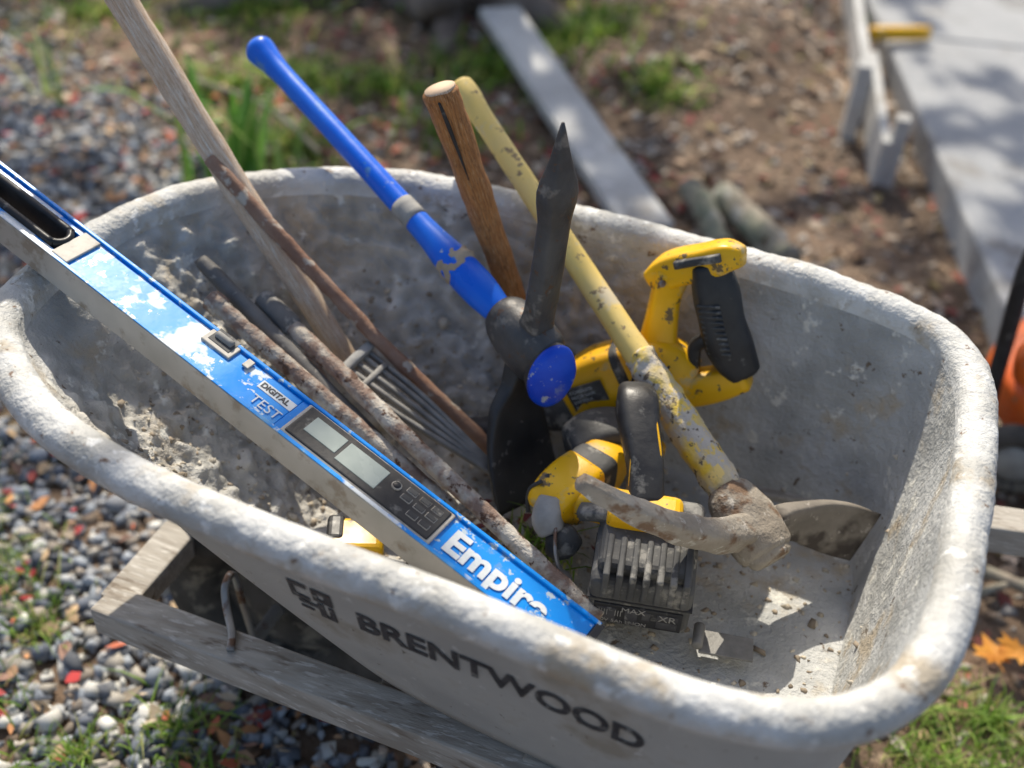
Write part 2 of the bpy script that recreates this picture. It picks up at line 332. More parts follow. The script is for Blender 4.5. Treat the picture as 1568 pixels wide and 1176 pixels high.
# ------------------------------------------------------------------ wood handles
sh=emp('shovel_handle')
A=V((-.378,.143,.652)); B=V((-.218,.124,.45)); d=A-B+V((.006,0,0))
sweep('shaft',[B,B+d*.5,A,A+d*1.0,A+d*2.6],[.0150,.0160,.0168,.0172,.0178],M['woodpale'],parent=sh,n=24,sub=12,rough=.0010,nsc=25)
wh=emp('broken_wood_handle')
T=V((-.144,.199,.80)); B=V((-.040,.230,.52)); d=B-T
sweep('stick',[T,T+d*.1,T+d*.5,B,B+d*.32],[(.0205,.0195),(.0198,.0188),(.0172,.0162),(.0152,.0147),(.014,.013)],M['woodbrown'],parent=wh,n=26,sub=12,rough=.0018,nsc=34)
sweep('split_crack',[T+V((.006,-.0184,-.004)),T+d*.12+V((.006,-.0182,0)),T+d*.34+V((.006,-.0157,0))],[(.0015,.002),(.0025,.002),(.0006,.001)],M['black'],parent=wh,n=8)
sweep('end_grain',[T-d*.002,T-d*.016],[(.018,.017),(.0175,.0165)],M['woodpale'],parent=wh,n=26,rough=.001,nsc=80,dome=False)
# ------------------------------------------------------------------ rods
def rod(name,pts,r,mat,rough=.0014):
    E=emp(name); sweep('bar',pts,r,mat,parent=E,n=16,sub=18,rough=rough,nsc=70); return E
rod('steel_stake',[(-.388,.081,.573),(-.372,.077,.566),(-.2,.028,.489),(-.044,-.015,.42)],[.005,.010,.010,.010],M['darkrod'],.0006)
E=rod('steel_pipe',[(-.347,.035,.56),(-.2,.009,.498),(-.015,-.024,.42)],[.0105,.0105,.0105],M['rust'])
sweep('pipe_nut',[(-.349,.0355,.561),(-.335,.033,.555)],[.0135,.0135],M['rust'],n=6,parent=E,sub=2,rough=.0005)
E=rod('steel_pipe',[(-.310,.087,.54),(-.18,.041,.503),(-.03,-.014,.458),(.18,-.087,.398)],[.011,.0105,.0105,.0105],M['rust'])
sweep('pipe_socket',[(-.312,.0875,.541),(-.27,.073,.529),(-.262,.070,.527)],[.0135,.0135,.011],M['darkrod'],n=18,parent=E,sub=3)
rod('rusty_crowbar',[(-.400,.131,.683),(-.30,.124,.603),(-.15,.114,.492),(-.012,.106,.40)],[.008,.009,.0088,.0105],M['rustd'])
rod('steel_pipe',[(-.27,.10,.47),(-.1,.0,.40),(.0,-.05,.375)],[.009]*3,M['rust'])
rk=emp('rake_head')
k1=V((-.190,.079,.495)); k2=V((.004,.051,.425)); u=(k2-k1).normalized(); v=V((.3,.95,.05)); v=(v-u*v.dot(u)).normalized(); w=u.cross(v)
for i,o in enumerate((-1,-.45,.1,.6,1)):
    sweep('tine',[k1+v*o*.026,k1+v*o*.021+u*.09+w*.003,k2+v*o*.004],[(.0030,.0040)]*3,M['tine'],ref=v,e=4,n=10,parent=rk,rough=.0004)
sweep('collar',[k1-v*.032+w*.002,k1+w*.004,k1+v*.032+w*.002],[(.006,.0075)]*3,M['greyplastic'],ref=u,e=4,parent=rk,rough=.0006)
sweep('collar_lower',[k1+u*.030-v*.024+w*.002,k1+u*.030+v*.024+w*.002],[(.004,.006)]*2,M['tine'],ref=u,e=4,parent=rk)
# ------------------------------------------------------------------ digital level
LV=emp('digital_spirit_level')
O=V((-.445,-.103,.668)); u=V((.573,-.109,-.168)).normalized(); v=V((.187,.982,0)).normalized(); v=(v-u*v.dot(u)).normalized(); w=u.cross(v)
LM=frame(O,u,v,w); EN=.672
def lb(nm,lo,hi,mat,bev=.001): return box(nm,lo,hi,M[mat],LM,bev,LV)
lb('near_rail',(-.62,0,-.036),(EN,.0045,.0008),'lvgrey')
lb('near_lip',(-.62,.0005,.001),(EN,.005,.0022),'lvblue',.0005)
lb('far_rail',(-.62,.0545,-.036),(EN,.059,.0015),'lvbluec')
lb('web_upper',(-.615,.0048,-.033),(-.130,.0542,-.002),'lvblue')
lb('web_lower',(-.004,.0048,-.033),(.300,.0542,-.002),'lvblue')
lb('web_end',(.3005,.0048,-.033),(EN-.005,.0542,-.002),'lvbluec',.0002)
lb('web_near',(-.131,.0048,-.033),(-.003,.0125,-.002),'lvblue')
lb('web_far',(-.131,.0465,-.033),(-.003,.0542,-.002),'lvblue')
lb('end_cap',(EN-.004,.001,-.035),(EN+.004,.058,.001),'black')
pth=[]
for a in np.linspace(-90,90,9): pth.append((-.020+.013*math.cos(math.radians(a)),.0295+.013*math.sin(math.radians(a))))
for a in np.linspace(90,270,9): pth.append((-.114+.013*math.cos(math.radians(a)),.0295+.013*math.sin(math.radians(a))))
sweep('handle_grip',[LM@V((x,y,-.015)) for x,y in pth],[(.0185,.0045)]*18,M['black'],ref=w,e=4,n=12,closed=True,parent=LV)
lb('grip_plate',(-.004,.006,-.002),(.018,.053,.0012),'lvgrey')
lb('vial_notch',(.176,.036,-.003),(.214,.0605,.0010),'lvgrey')
lb('vial_recess',(.181,.041,.0005),(.209,.0610,.0016),'blackdirty',.0005)
lb('vial_end',(.228,.040,-.001),(.236,.052,.0018),'lvgrey',.0005)
sweep('vial',[LM@V((.185,.051,.003)),LM@V((.205,.051,.003))],[.004,.004],M['greyplastic'],parent=LV)
lb('display_bezel',(.309,.005,-.002),(.497,.0535,.0018),'lvgrey',.0015)
lb('display_panel',(.313,.0075,.001),(.493,.0515,.0035),'black',.0015)
lb('lcd_left',(.326,.021,.003),(.366,.044,.0042),'lcd',.0005)
lb('lcd_right',(.370,.016,.003),(.420,.044,.0042),'lcd',.0005)
for i,(x,y) in enumerate(((.434,.036),(.450,.042),(.450,.031),(.466,.042),(.466,.031),(.466,.019),(.481,.042),(.481,.031),(.481,.019))):
    if i==0:
        sweep('power_button',[LM@V((x,y,.003)),LM@V((x,y,.0044))],[.0055,.0055],M['lvgrey'],parent=LV,n=24)
        sweep('power_button_face',[LM@V((x,y,.004)),LM@V((x,y,.0054))],[.0043,.0043],M['black'],parent=LV,n=24); continue
    lb('button_%d'%i,(x-.006,y-.0036,.003),(x+.006,y+.0036,.0041),'lvgrey',.0006)
    lb('button_face_%d'%i,(x-.0054,y-.003,.004),(x+.0054,y+.003,.0048),'blackdirty',.0004)
text('maker_print','Empire',.041,LM@Matrix.Translation((.506,.014,-.0008)),M['white'],.0003,LV,off=.0014,sx=1.02)
text('label_test','TEST',.017,LM@Matrix.Translation((.262,.012,-.0008)),M['white'],.0003,LV)
lb('label_digital',(.256,.032,-.002),(.300,.044,-.0013),'white',.0002)
text('label_digital_print','DIGITAL',.0095,LM@Matrix.Translation((.258,.035,-.0010)),M['letter'],.0002,LV,off=.0003)
# ------------------------------------------------------------------ upper power tool (D handle)
DT=emp('reciprocating_saw')
yv=V((0.25,-.85,.35))
def S(nm,pts,rad,mat,e=3,par=None,ref=None,n=20,rough=.0004,sub=5): return sweep(nm,pts,rad,M[mat],ref=ref or yv,e=e,n=n,sub=sub,parent=par,rough=rough)
S('motor_body',[(.050,.200,.440),(.066,.205,.452),(.092,.212,.470),(.122,.222,.490)],[(.030,.032),(.036,.045),(.036,.049),(.034,.044)],'yel',6,DT)
S('body_collar',[(.108,.217,.480),(.114,.219,.484)],[(.0375,.048),(.0375,.048)],'blackdirty',6,DT)
S('motor_bulge',[(.114,.222,.488),(.136,.224,.498),(.160,.228,.502),(.182,.23,.500)],[(.032,.040),(.037,.046),(.035,.040),(.027,.027)],'yel',2.8,DT)
for i in range(5):
    c=V((.124,.1850,.514))+V((.008,.001,.0025))*i
    S('vent_slot',[c+V((.004,0,.012)),c-V((.004,0,.014))],[(.0020,.0018)]*2,'black',3,DT,n=8)
S('gear_nose',[(.010,.192,.414),(.030,.197,.426),(.052,.202,.440)],[(.022,.024),(.028,.031),(.031,.038)],'blackdirty',4,DT)
S('blade_clamp',[(-.03,.185,.392),(.012,.192,.414)],[(.012,.012),(.015,.015)],'steel',2,DT)
S('front_post',[(.136,.226,.510),(.133,.240,.548),(.131,.250,.590),(.134,.254,.624)],[(.022,.026),(.020,.0205),(.020,.0175),(.022,.021)],'yel',4,DT)
S('top_bridge',[(.112,.257,.604),(.132,.254,.624),(.165,.250,.646),(.190,.247,.662),(.207,.245,.668)],[(.016,.014),(.022,.020),(.023,.019),(.022,.018),(.015,.012)],'yel',5,DT)
S('top_recess',[(.140,.237,.644),(.160,.236,.655),(.188,.233,.670)],[(.014,.005)]*3,'blackdirty',5,DT)
S('bridge_screw',[(.128,.233,.616),(.128,.227,.618)],[.004,.004],'steel',2,DT,n=12)
S('rear_grip',[(.174,.246,.650),(.188,.240,.620),(.201,.236,.588),(.218,.234,.555),(.238,.236,.526)],[(.021,.022),(.023,.027),(.023,.0265),(.023,.028),(.021,.021)],'black',3.4,DT)
for i in range(10):
    c=V((.188,.2140,.614))+V((.0027,-.0004,-.0062))*i
    S('grip_rib',[c+V((-.014,0,-.004)),c+V((.011,0,.002))],[(.0024,.0018)]*2,'blackdirty',2,DT,n=8)
S('lower_arm',[(.150,.226,.482),(.176,.225,.486),(.210,.229,.500),(.242,.235,.522)],[(.028,.030),(.026,.023),(.024,.020),(.020,.018)],'yel',4,DT)
S('trigger',[(.196,.230,.562),(.180,.228,.548),(.182,.226,.522)],[(.011,.008)]*3,'black',3,DT)
LT=frame((.054,.1685,.463),V((.035,.007,.022)).normalized(),V((-.45,-.15,.85)).normalized(),V((.25,-.9,.3)).normalized())
box('rating_label',(0,-.020,-.001),(.046,.016,.0022),M['blackdirty'],LT,.0005,DT)
for i in range(4): text('label_print',('CORDLESS','RECIP SAW','20V MAX','0-3000 SPM')[i],.0062,LT@Matrix.Translation((.003,.007-i*.0078,.0024)),M['white'],.0001,DT)
# ------------------------------------------------------------------ lower power tool with battery
CD=emp('cordless_impact_driver')
bu=V((.97,.20,0.02)).normalized(); bv=V((-.20,.95,.12)); bv=(bv-bu*bv.dot(bu)).normalized(); bw_=bu.cross(bv)
BM=frame((.212,-.036,.432),bu,bv,bw_)@Matrix.Diagonal((1.20,1.14,1.16,1))
def bb(nm,lo,hi,mat,bev=.003): return box(nm,lo,hi,M[mat],BM,bev,CD,3)
bb('battery_body',(-.046,-.034,-.040),(.044,.040,.022),'blackdirty',.007)
bb('battery_top',(-.042,-.024,.016),(.040,.044,.034),'blackdirty',.008)
bb('battery_seam',(-.0468,-.0348,-.0035),(.0448,.0408,-.0015),'black',.0006)
for i in range(7): bb('battery_rib_%d'%i,(-.036+i*.0115,-.0365,.001),(-.030+i*.0115,.012,.0362),'blackdirty',.002)
bb('battery_label',(-.040,-.0362,-.034),(.038,-.033,-.007),'black',.001)
for i,(x0,x1,y0,y1) in enumerate(((-.037,-.020,-.031,-.011),(-.012,-.001,-.031,-.011),(.003,.010,-.022,-.011),(.016,.034,-.018,-.011),(.016,.034,-.030,-.021))):
    bb('label_block_%d'%i,(x0,-.0368,y0),(x1,-.0358,y1),'letter',.0003)
for i,(s_,sz_,x,y) in enumerate((('MAX',.010,-.016,-.014),('XR',.012,.017,-.019),('20V 5Ah LI-ION',.0065,-.036,-.031),('||||  |||',.009,-.036,-.019))):
    text('label_print',s_,sz_,BM@frame((x,-.0372,y),(1,0,0),(0,0,1),(0,-1,0)),M['greyplastic'],.0002,CD)
bb('base_foot',(-.040,.020,.020),(.026,.058,.050),'yel',.008)
bb('base_black',(-.046,.028,.012),(.046,.064,.040),'blackdirty',.008)
S('grip',[(.190,.015,.480),(.178,.045,.505),(.160,.078,.522),(.146,.108,.532),(.138,.128,.528)],[(.020,.020),(.018,.019),(.019,.021),(.021,.023),(.018,.020)],'black',4,CD,ref=(0,0,1))
for s in(-1,1):
    S('grip_piping',[V(p)+V((s*.0150,s*.004,.0135)) for p in((.186,.020,.484),(.176,.047,.508),(.159,.080,.525),(.147,.106,.534))],[.0018]*4,'yel',2,CD,n=8)
S('grip_band',[(.164,.045,.5215),(.188,.052,.5215)],[(.0018,.0025)]*2,'yel',2,CD,n=8)
S('motor_housing',[(.090,.002,.436),(.094,.012,.444),(.103,.034,.450),(.112,.056,.452)],[(.024,.023),(.029,.027),(.030,.029),(.029,.028)],'yel',6,CD,ref=(0,0,1))
S('motor_mid',[(.112,.054,.450),(.116,.066,.452),(.119,.076,.452)],[(.0285,.027),(.029,.028),(.0285,.027)],'blackdirty',5,CD,ref=(0,0,1))
S('motor_front',[(.119,.076,.451),(.126,.094,.451),(.132,.108,.451)],[(.027,.026),(.026,.025),(.020,.02)],'yel',5,CD,ref=(0,0,1))
S('motor_face',[(.088,.004,.455),(.091,-.008,.442),(.100,-.014,.430)],[(.022,.013),(.027,.017),(.023,.015)],'greyplastic',4,CD)
for i in range(5):
    o_=V((.0045,.0115,.0012))*i
    S('vent',[V((.076,.006,.474))+o_,V((.0655,.004,.462))+o_,V((.0640,.002,.446))+o_,V((.066,.002,.428))+o_],[(.0020,.0026)]*4,'blackdirty',2,CD,n=8)
S('motor_cap',[(.100,-.022,.418),(.112,-.018,.42),(.120,-.006,.425)],[(.014,.014),(.022,.018),(.018,.014)],'blackdirty',4,CD)
S('gearcase',[(.082,.105,.446),(.100,.122,.452),(.125,.135,.456),(.150,.14,.456)],[(.024,.024),(.030,.030),(.030,.028),(.020,.02)],'blackdirty',5,CD,ref=(0,0,1))
S('gear_ring',[(.150,.128,.462),(.172,.124,.462)],[(.023,.023),(.021,.021)],'greyplastic',3,CD,ref=(0,0,1))
S('gear_trim',[(.170,.124,.462),(.180,.122,.462)],[(.016,.016),(.012,.012)],'yel',3,CD,ref=(0,0,1))
S('switch_body',[(.118,.012,.452),(.145,.015,.460),(.175,.010,.464),(.205,.010,.458)],[(.015,.015),(.018,.019),(.019,.020),(.018,.020)],'yel',4,CD)
S('side_plate',[(.128,-.008,.462),(.150,-.008,.470),(.176,-.010,.472)],[(.008,.010)]*3,'blackdirty',4,CD,ref=(0,0,1))
S('belt_hook',[(.105,-.020,.445),(.115,-.045,.43),(.125,-.05,.41),(.135,-.045,.40)],[(.008,.002)]*4,'steel',4,CD,n=10)
TP=emp('tape_measure')
tm=frame((-.092,-.106,.405),V((.9,.4,0)).normalized(),V((-.4,.9,0)).normalized(),(0,0,1))
box('case',(-.03,-.025,-.02),(.03,.025,.02),M['yel'],tm,.008,TP,3); box('bumper',(-.032,-.012,-.022),(-.012,.027,.022),M['black'],tm,.006,TP,3)
DR=emp('drill_chuck')
S('body',[(-.06,.13,.40),(-.03,.128,.41),(0,.124,.415)],[(.016,.016),(.020,.02),(.018,.018)],'black',2.5,DR)
S('collar',[(-.02,.112,.425),(.0,.108,.43)],[.012,.012],'yel',2.5,DR)
BK=emp('steel_hinge')
box('leaf',(0,-.016,0),(.058,.016,.003),M['tine'],frame((.285,-.045,.368),(.98,.2,0),(-.2,.98,0),(0,0,1)),.001,BK)
sweep('knuckle',[(.285,-.058,.376),(.281,-.030,.376)],[.006,.006],M['tine'],parent=BK)
# ------------------------------------------------------------------ scatter helpers
bm=bmesh.new(); bmesh.ops.create_icosphere(bm,subdivisions=1,radius=1)
iv=np.array([x.co[:] for x in bm.verts]); ifc=np.array([[q.index for q in x.verts] for x in bm.faces]); bm.free()
def rotm(n):
    q=rng.normal(size=(n,4)); q/=np.linalg.norm(q,axis=1)[:,None]; w_,x,y,z=q.T
    return np.stack([1-2*(y*y+z*z),2*(x*y-z*w_),2*(x*z+y*w_),2*(x*y+z*w_),1-2*(x*x+z*z),2*(y*z-x*w_),2*(x*z-y*w_),2*(y*z+x*w_),1-2*(x*x+y*y)],1).reshape(n,3,3)
def stones(name,pos,size,cols,mat):
    n=len(pos); k=len(iv)
    R_=rotm(n); sc3=size[:,None]*rng.uniform(.42,1.25,(n,3))
    cube=np.sign(iv)*np.minimum(np.abs(iv)*1.6,.62)
    vv=cube[None]*(1+rng.uniform(-.38,.38,(n,k,1)))*sc3[:,None,:]*1.35
    vv=np.einsum('nij,nkj->nki',R_,vv); vv[:,:,2]*=.75; vv+=pos[:,None,:]
    f=(ifc[None]+(np.arange(n)*k)[:,None,None]).reshape(-1,3)
    cc=np.repeat(cols,k,0)*rng.uniform(.88,1.1,(n*k,1))
    return addobj(name,npmesh(name,vv.reshape(-1,3),f,cc),mat,False)
def leaves(name,pos,size,cols,mat,flat=.5,asp=.55):
    n=len(pos); az=rng.uniform(0,6.28,n)
    d=np.stack([np.cos(az),np.sin(az),rng.normal(0,flat,n)],1); d/=np.linalg.norm(d,axis=1)[:,None]
    up=np.stack([rng.normal(0,flat,n),rng.normal(0,flat,n),np.ones(n)],1)
    s=np.cross(up,d); s/=np.linalg.norm(s,axis=1)[:,None]; nn=np.cross(d,s)
    L_=size[:,None]; W_=size[:,None]*asp*rng.uniform(.7,1.2,(n,1)); cu=rng.uniform(-.3,.45,(n,1))*L_
    P=[pos-d*L_*.5, pos-d*L_*.12+s*W_*.5+nn*cu*.5, pos+d*L_*.22+s*W_*.4+nn*cu*.4, pos+d*L_*.55+nn*cu*.2, pos+d*L_*.22-s*W_*.4+nn*cu*.4, pos-d*L_*.12-s*W_*.5+nn*cu*.5]
    vv=np.stack(P,1)
    base=(np.arange(n)*6)[:,None]
    f=np.concatenate([base+np.array([0,1,2,3]),base+np.array([0,3,4,5])],0)
    cc=np.repeat(cols,6,0)*rng.uniform(.8,1.15,(n*6,1))
    return addobj(name,npmesh(name,vv.reshape(-1,3),f,cc),mat,False)
def pick(pal,n,var=.15):
    pal=np.array(pal); c=pal[rng.integers(0,len(pal),n)]
    return np.clip(c*(1+rng.normal(0,var,(n,1))),.005,1)
def blades(name,pos,hgt,wid,cols,lean=.5,mat=None):
    n=len(pos); az=rng.uniform(0,6.28,n); l=np.abs(rng.normal(0,lean,n))*hgt
    dx=np.stack([np.cos(az),np.sin(az),np.zeros(n)],1); sd=np.stack([-np.sin(az),np.cos(az),np.zeros(n)],1)*wid[:,None]
    up=np.zeros((n,3)); up[:,2]=hgt
    p1=pos+up*.5+dx*(l*.3)[:,None]; p2=pos+up*.85+dx*l[:,None]*.8; p3=pos+up*.9+dx*l[:,None]*1.3
    vv=np.stack([pos-sd,pos+sd,p1+sd*.9,p1-sd*.9,p2+sd*.6,p2-sd*.6,p3+sd*.05,p3-sd*.05],1)
    b=(np.arange(n)*8)[:,None]
    f=np.concatenate([b+np.array([0,1,2,3]),b+np.array([3,2,4,5]),b+np.array([5,4,6,7])],0)
    return addobj(name,npmesh(name,vv.reshape(-1,3),f,np.repeat(cols,8,0)),mat or M['grass'],False)
# ------------------------------------------------------------------ ground
def gh(x,y):
    p=V((x*1.3,y*1.3,0))
    h=.025*noise.noise(p)+.012*noise.noise(p*3.1)
    h+=.16*math.exp(-((x+.25)**2/.10+(y-2.45)**2/.22))
    h+=.10*math.exp(-((x+2.3)**2/1.2+(y-3.2)**2/.4))
    return h*(1 if (x*x+y*y)>.5 else .5)-.012
gx=np.concatenate([[-60,-25,-12,-7],np.linspace(-4.5,2.5,190),[4,7,12,25,60]]); gy=np.concatenate([[-60,-25,-10,-5,-3],np.linspace(-1.6,5.5,190),[7,10,16,30,60]])
gv=[]
for y in gy:
    for x in gx: gv.append((x,y,gh(x,y) if abs(x)<6 and abs(y)<6 else -.012))
nx=len(gx); gf=[(j*nx+i,j*nx+i+1,(j+1)*nx+i+1,(j+1)*nx+i) for j in range(len(gy)-1) for i in range(nx-1)]
addobj('ground',npmesh('ground',np.array(gv),np.array(gf)),M['soil'])
def samp(n,x0,x1,y0,y1,keep=None,zoff=0):
    x=rng.uniform(x0,x1,n); y=rng.uniform(y0,y1,n)
    if keep is not None:
        k=keep(x,y); x=x[k];y=y[k]
    z=np.array([gh(a,b) for a,b in zip(x,y)])+zoff
    return np.stack([x,y,z],1)
def gk(x,y):
    edge=-.10-.25*y+.25*np.sin(y*3)+rng.normal(0,.15,len(x))
    ytop=1.15-.35*(x+1.0)+rng.normal(0,.14,len(x))
    return (x<edge)&(y<ytop)&(x>-1.1-.75*(y+.6))
p=samp(50000,-2.7,.35,-.65,2.0,gk); sz=rng.uniform(.0045,.0125,len(p))*np.where(rng.uniform(size=len(p))>.93,1.35,1)
p[:,2]+=sz*rng.uniform(.1,1.0,len(p))
stones('gravel',p,sz,pick([(.26,.29,.33),(.34,.37,.41),(.16,.18,.22),(.46,.47,.48),(.40,.37,.32),(.64,.63,.59),(.21,.22,.24),(.30,.26,.22),(.12,.13,.15)],len(p)),M['stone'])
RED=[(.46,.05,.05),(.52,.14,.07),(.32,.06,.05),(.55,.26,.11),(.60,.42,.24),(.38,.22,.12),(.26,.15,.11),(.66,.54,.39)]
BRN=[(.36,.24,.15),(.48,.34,.22),(.26,.155,.105),(.60,.48,.36),(.38,.13,.09),(.17,.12,.085),(.54,.47,.40),(.30,.09,.07),(.30,.23,.10)]
p=samp(3200,-2.6,.0,-.7,1.6,None,.018); leaves('fallen_leaves',p,rng.uniform(.010,.038,len(p)),pick(RED,len(p)),M['leaf'],.35)
p=samp(15000,-2.8,2.2,-.9,4.2,lambda x,y:(x>-.3-.3*y)|(y>1.3-.3*(x+1)),.008); leaves('fallen_leaves',p,rng.uniform(.010,.046,len(p)),pick(BRN,len(p)),M['leaf'],.35)
p=samp(6000,-.9,1.4,-.6,3.4,None,.0); sz=rng.uniform(.004,.014,len(p)); stones('gravel',p,sz,pick([(.30,.23,.17),(.38,.32,.26),(.2,.15,.11),(.48,.44,.39)],len(p)),M['stone'])
def patch(cx,cy,r,n):
    a=rng.uniform(0,6.28,n); q=r*np.abs(rng.normal(0,.6,n)); x=cx+q*np.cos(a);y=cy+q*np.sin(a)*.8
    return np.stack([x,y,np.array([gh(i,j) for i,j in zip(x,y)])],1)
ps=np.concatenate([patch(-.72,-.03,.09,240),patch(-.82,.06,.07,130),patch(-.60,-.08,.07,110),patch(-.42,-.24,.07,130),patch(-.33,-.15,.07,180),patch(-1.0,.75,.14,200),patch(-.25,-.2,.06,120),
  patch(-.47,-.32,.08,160),patch(-.58,-.22,.06,80),patch(.62,.20,.11,400),patch(.68,.33,.08,220),patch(.72,.24,.08,200),patch(.50,1.10,.16,300),patch(.38,1.2,.1,160),patch(.57,.30,.1,160),patch(.2,.95,.1,60)])
GR=[(.20,.34,.04),(.26,.42,.06),(.13,.24,.03),(.40,.42,.13)]
blades('grass_patch',ps,rng.uniform(.012,.042,len(ps)),rng.uniform(.0007,.0020,len(ps)),pick(GR,len(ps)),.9)
ps=np.concatenate([patch(x,y,r,n) for x,y,r,n in((-1.55,2.05,.32,650),(-.75,2.0,.20,380),(-.95,1.75,.18,260),(-.62,2.3,.22,650),(-.30,2.0,.12,200),(-1.3,1.55,.20,220),(-.7,1.6,.16,180),(-2.2,2.3,.45,900),(-.45,2.9,.35,500),(-1.9,1.8,.25,220),(-1.0,1.35,.12,260),(-1.15,1.7,.18,240))])
blades('moss_patch',ps,rng.uniform(.010,.050,len(ps)),rng.uniform(.002,.007,len(ps)),pick([(.17,.31,.03),(.27,.43,.05),(.08,.16,.02),(.40,.46,.09)],len(ps)),.9)
ps=patch(-1.0,1.13,.13,46)
blades('weed_plant',ps,rng.uniform(.08,.32,46),rng.uniform(.006,.013,46),pick([(.14,.33,.05),(.24,.47,.09),(.36,.52,.14)],46),.45)
ps=patch(-1.62,1.30,.05,7)
blades('weed_plant',ps,rng.uniform(.12,.26,7),rng.uniform(.006,.010,7),pick([(.32,.52,.14),(.5,.56,.26)],7),.5)
def maple(name,c,s,rot,mat):
    pr=[(0,-.5),(.05,-.12),(.32,-.22),(.28,-.06),(.62,.06),(.40,.16),(.46,.40),(.22,.30),(.14,.42),(0,.80),(-.14,.42),(-.22,.30),(-.46,.40),(-.40,.16),(-.62,.06),(-.28,-.06),(-.32,-.22),(-.05,-.12)]
    cs,sn=math.cos(rot),math.sin(rot); vv=[V((c[0],c[1],c[2]+s*.05))]
    for x,y in pr: vv.append(V((c[0]+s*(x*cs-y*sn),c[1]+s*(x*sn+y*cs),c[2]+s*(.05+.12*abs(x)+.05*noise.noise(V((x*5,y*5,rot)))))))
    n=len(pr); me=bpy.data.meshes.new(name); me.from_pydata(vv,[],[(0,i+1,(i+1)%n+1) for i in range(n)]); return addobj(name,me,mat,False)
M['maple']=mk('maple_orange',(.72,.33,.04),(.58,.22,.03),scale=30,rough=.65,bump=.3,trans=.2)
maple('maple_leaf',(.672,.425,.02),.060,.5,M['maple']); maple('maple_leaf',(.70,.445,.03),.055,2.4,M['maple'])
# ------------------------------------------------------------------ plank, boards, slab, logs
pk=emp('grey_plank'); a=V((-.86,2.26,.075)); b=V((-.12,1.33,.03)); u=(b-a).normalized(); v=V((0,0,1)).cross(u).normalized()
box('board',(.06,-.058,-.014),((b-a).length,.058,.014),M['plank'],frame(a,u,v,u.cross(v)),.002,pk)
u=V((.300,-.954,0)); v=V((.954,.300,0)); o=V((.223,2.56,0))
SM=frame(o,v,-u,(0,0,1))
sl=emp('concrete_path')
for i in range(-2,3): box('slab_%d'%(i+2),(0,i*1.5-1.4,-.1),(1.6,i*1.5+.09,.080),M['slab'],SM,.008,sl)
fb=emp('formwork_boards')
a=V((.085,2.80,.0)); b=V((.255,1.95,.0)); uu=(b-a).normalized(); vv_=V((0,0,1)).cross(uu)
box('form_board_a',(-.6,-.012,-.02),(.62,.012,.13),M['plank'],frame(a,uu,vv_,(0,0,1)),.002,fb)
box('form_board_b',(.42,.014,-.02),(.98,.036,.12),M['plank'],frame(a,uu,vv_,(0,0,1)),.002,fb)
box('form_stake',(.70,-.05,-.05),(.745,-.013,.20),M['plank'],frame(a,uu,vv_,(0,0,1)),.002,fb)
box('form_stake',(.92,.037,-.05),(.96,.07,.17),M['plank'],frame(a,uu,vv_,(0,0,1)),.002,fb)
yl=emp('yellow_level'); sweep('bar',[(.165,2.545,.110),(.315,2.642,.110)],[(.018,.014)]*2,M['yel'],e=5,parent=yl,dome=False)
lg=emp('log'); sweep('wood',[(-.085,1.56,.03),(-.02,1.45,.035),(.04,1.34,.03)],[.026,.028,.024],M['log'],parent=lg,rough=.009,nsc=24,sub=10)
lg=emp('log'); sweep('wood',[(-.01,1.54,.045),(.08,1.44,.05),(.18,1.33,.045)],[.033,.036,.033],M['log'],parent=lg,rough=.011,nsc=22,sub=10)
for (a,b,r) in (((-2.6,1.9,.04),(-1.6,2.5,.06),.05),((.56,.62,.01),(.85,.48,.02),.010),((.60,.52,.01),(.75,.62,.01),.006),((-1.35,1.5,.02),(-.9,1.3,.03),.008)):
    e_=emp('fallen_branch'); a=V(a);b=V(b); sweep('stem',[a,(a+b)/2+V((.02,.03,.01)),b],[r,r*.9,r*.7],M['log'],parent=e_,rough=r*.15,nsc=20)
om=emp('lawn_mower')
sweep('deck',[(.64,.93,.11),(.74,.98,.14),(.95,1.02,.14),(1.05,1.05,.11)],[(.06,.10),(.08,.20),(.08,.22),(.05,.14)],M['orange'],parent=om,e=3.5)
sweep('engine',[(.85,1.0,.2),(.85,1.0,.27),(.85,1.0,.31)],[.10,.10,.07],M['black'],ref=(1,0,0),parent=om,e=3)
sweep('fuel_tank',[(.655,.92,.19),(.655,.92,.22),(.66,.92,.25)],[.04,.045,.03],M['orange'],ref=(1,0,0),parent=om,e=3)
sweep('handle_tube',[(.60,.885,.06),(.585,.89,.25),(.575,.90,.42),(.62,.93,.46),(.80,.97,.47),(.96,1.0,.42),(.96,1.02,.10)],[.014]*7,M['black'],ref=(0,1,0),parent=om)
for x,y in((.66,.84),(1.02,.90),(.70,1.16),(1.05,1.18)):
    c=V((x,y,.07)); rg=[c+V((math.cos(t)*.05,0,math.sin(t)*.05)) for t in np.linspace(0,6.283,16,endpoint=False)]
    sweep('wheel',rg,[(.018,.02)]*16,M['tyre'],ref=(0,1,0),closed=True,sub=2,parent=om)
    sweep('hub',[c+V((0,-.014,0)),c+V((0,.014,0))],[.035,.035],M['greyplastic'],ref=(1,0,0),parent=om)
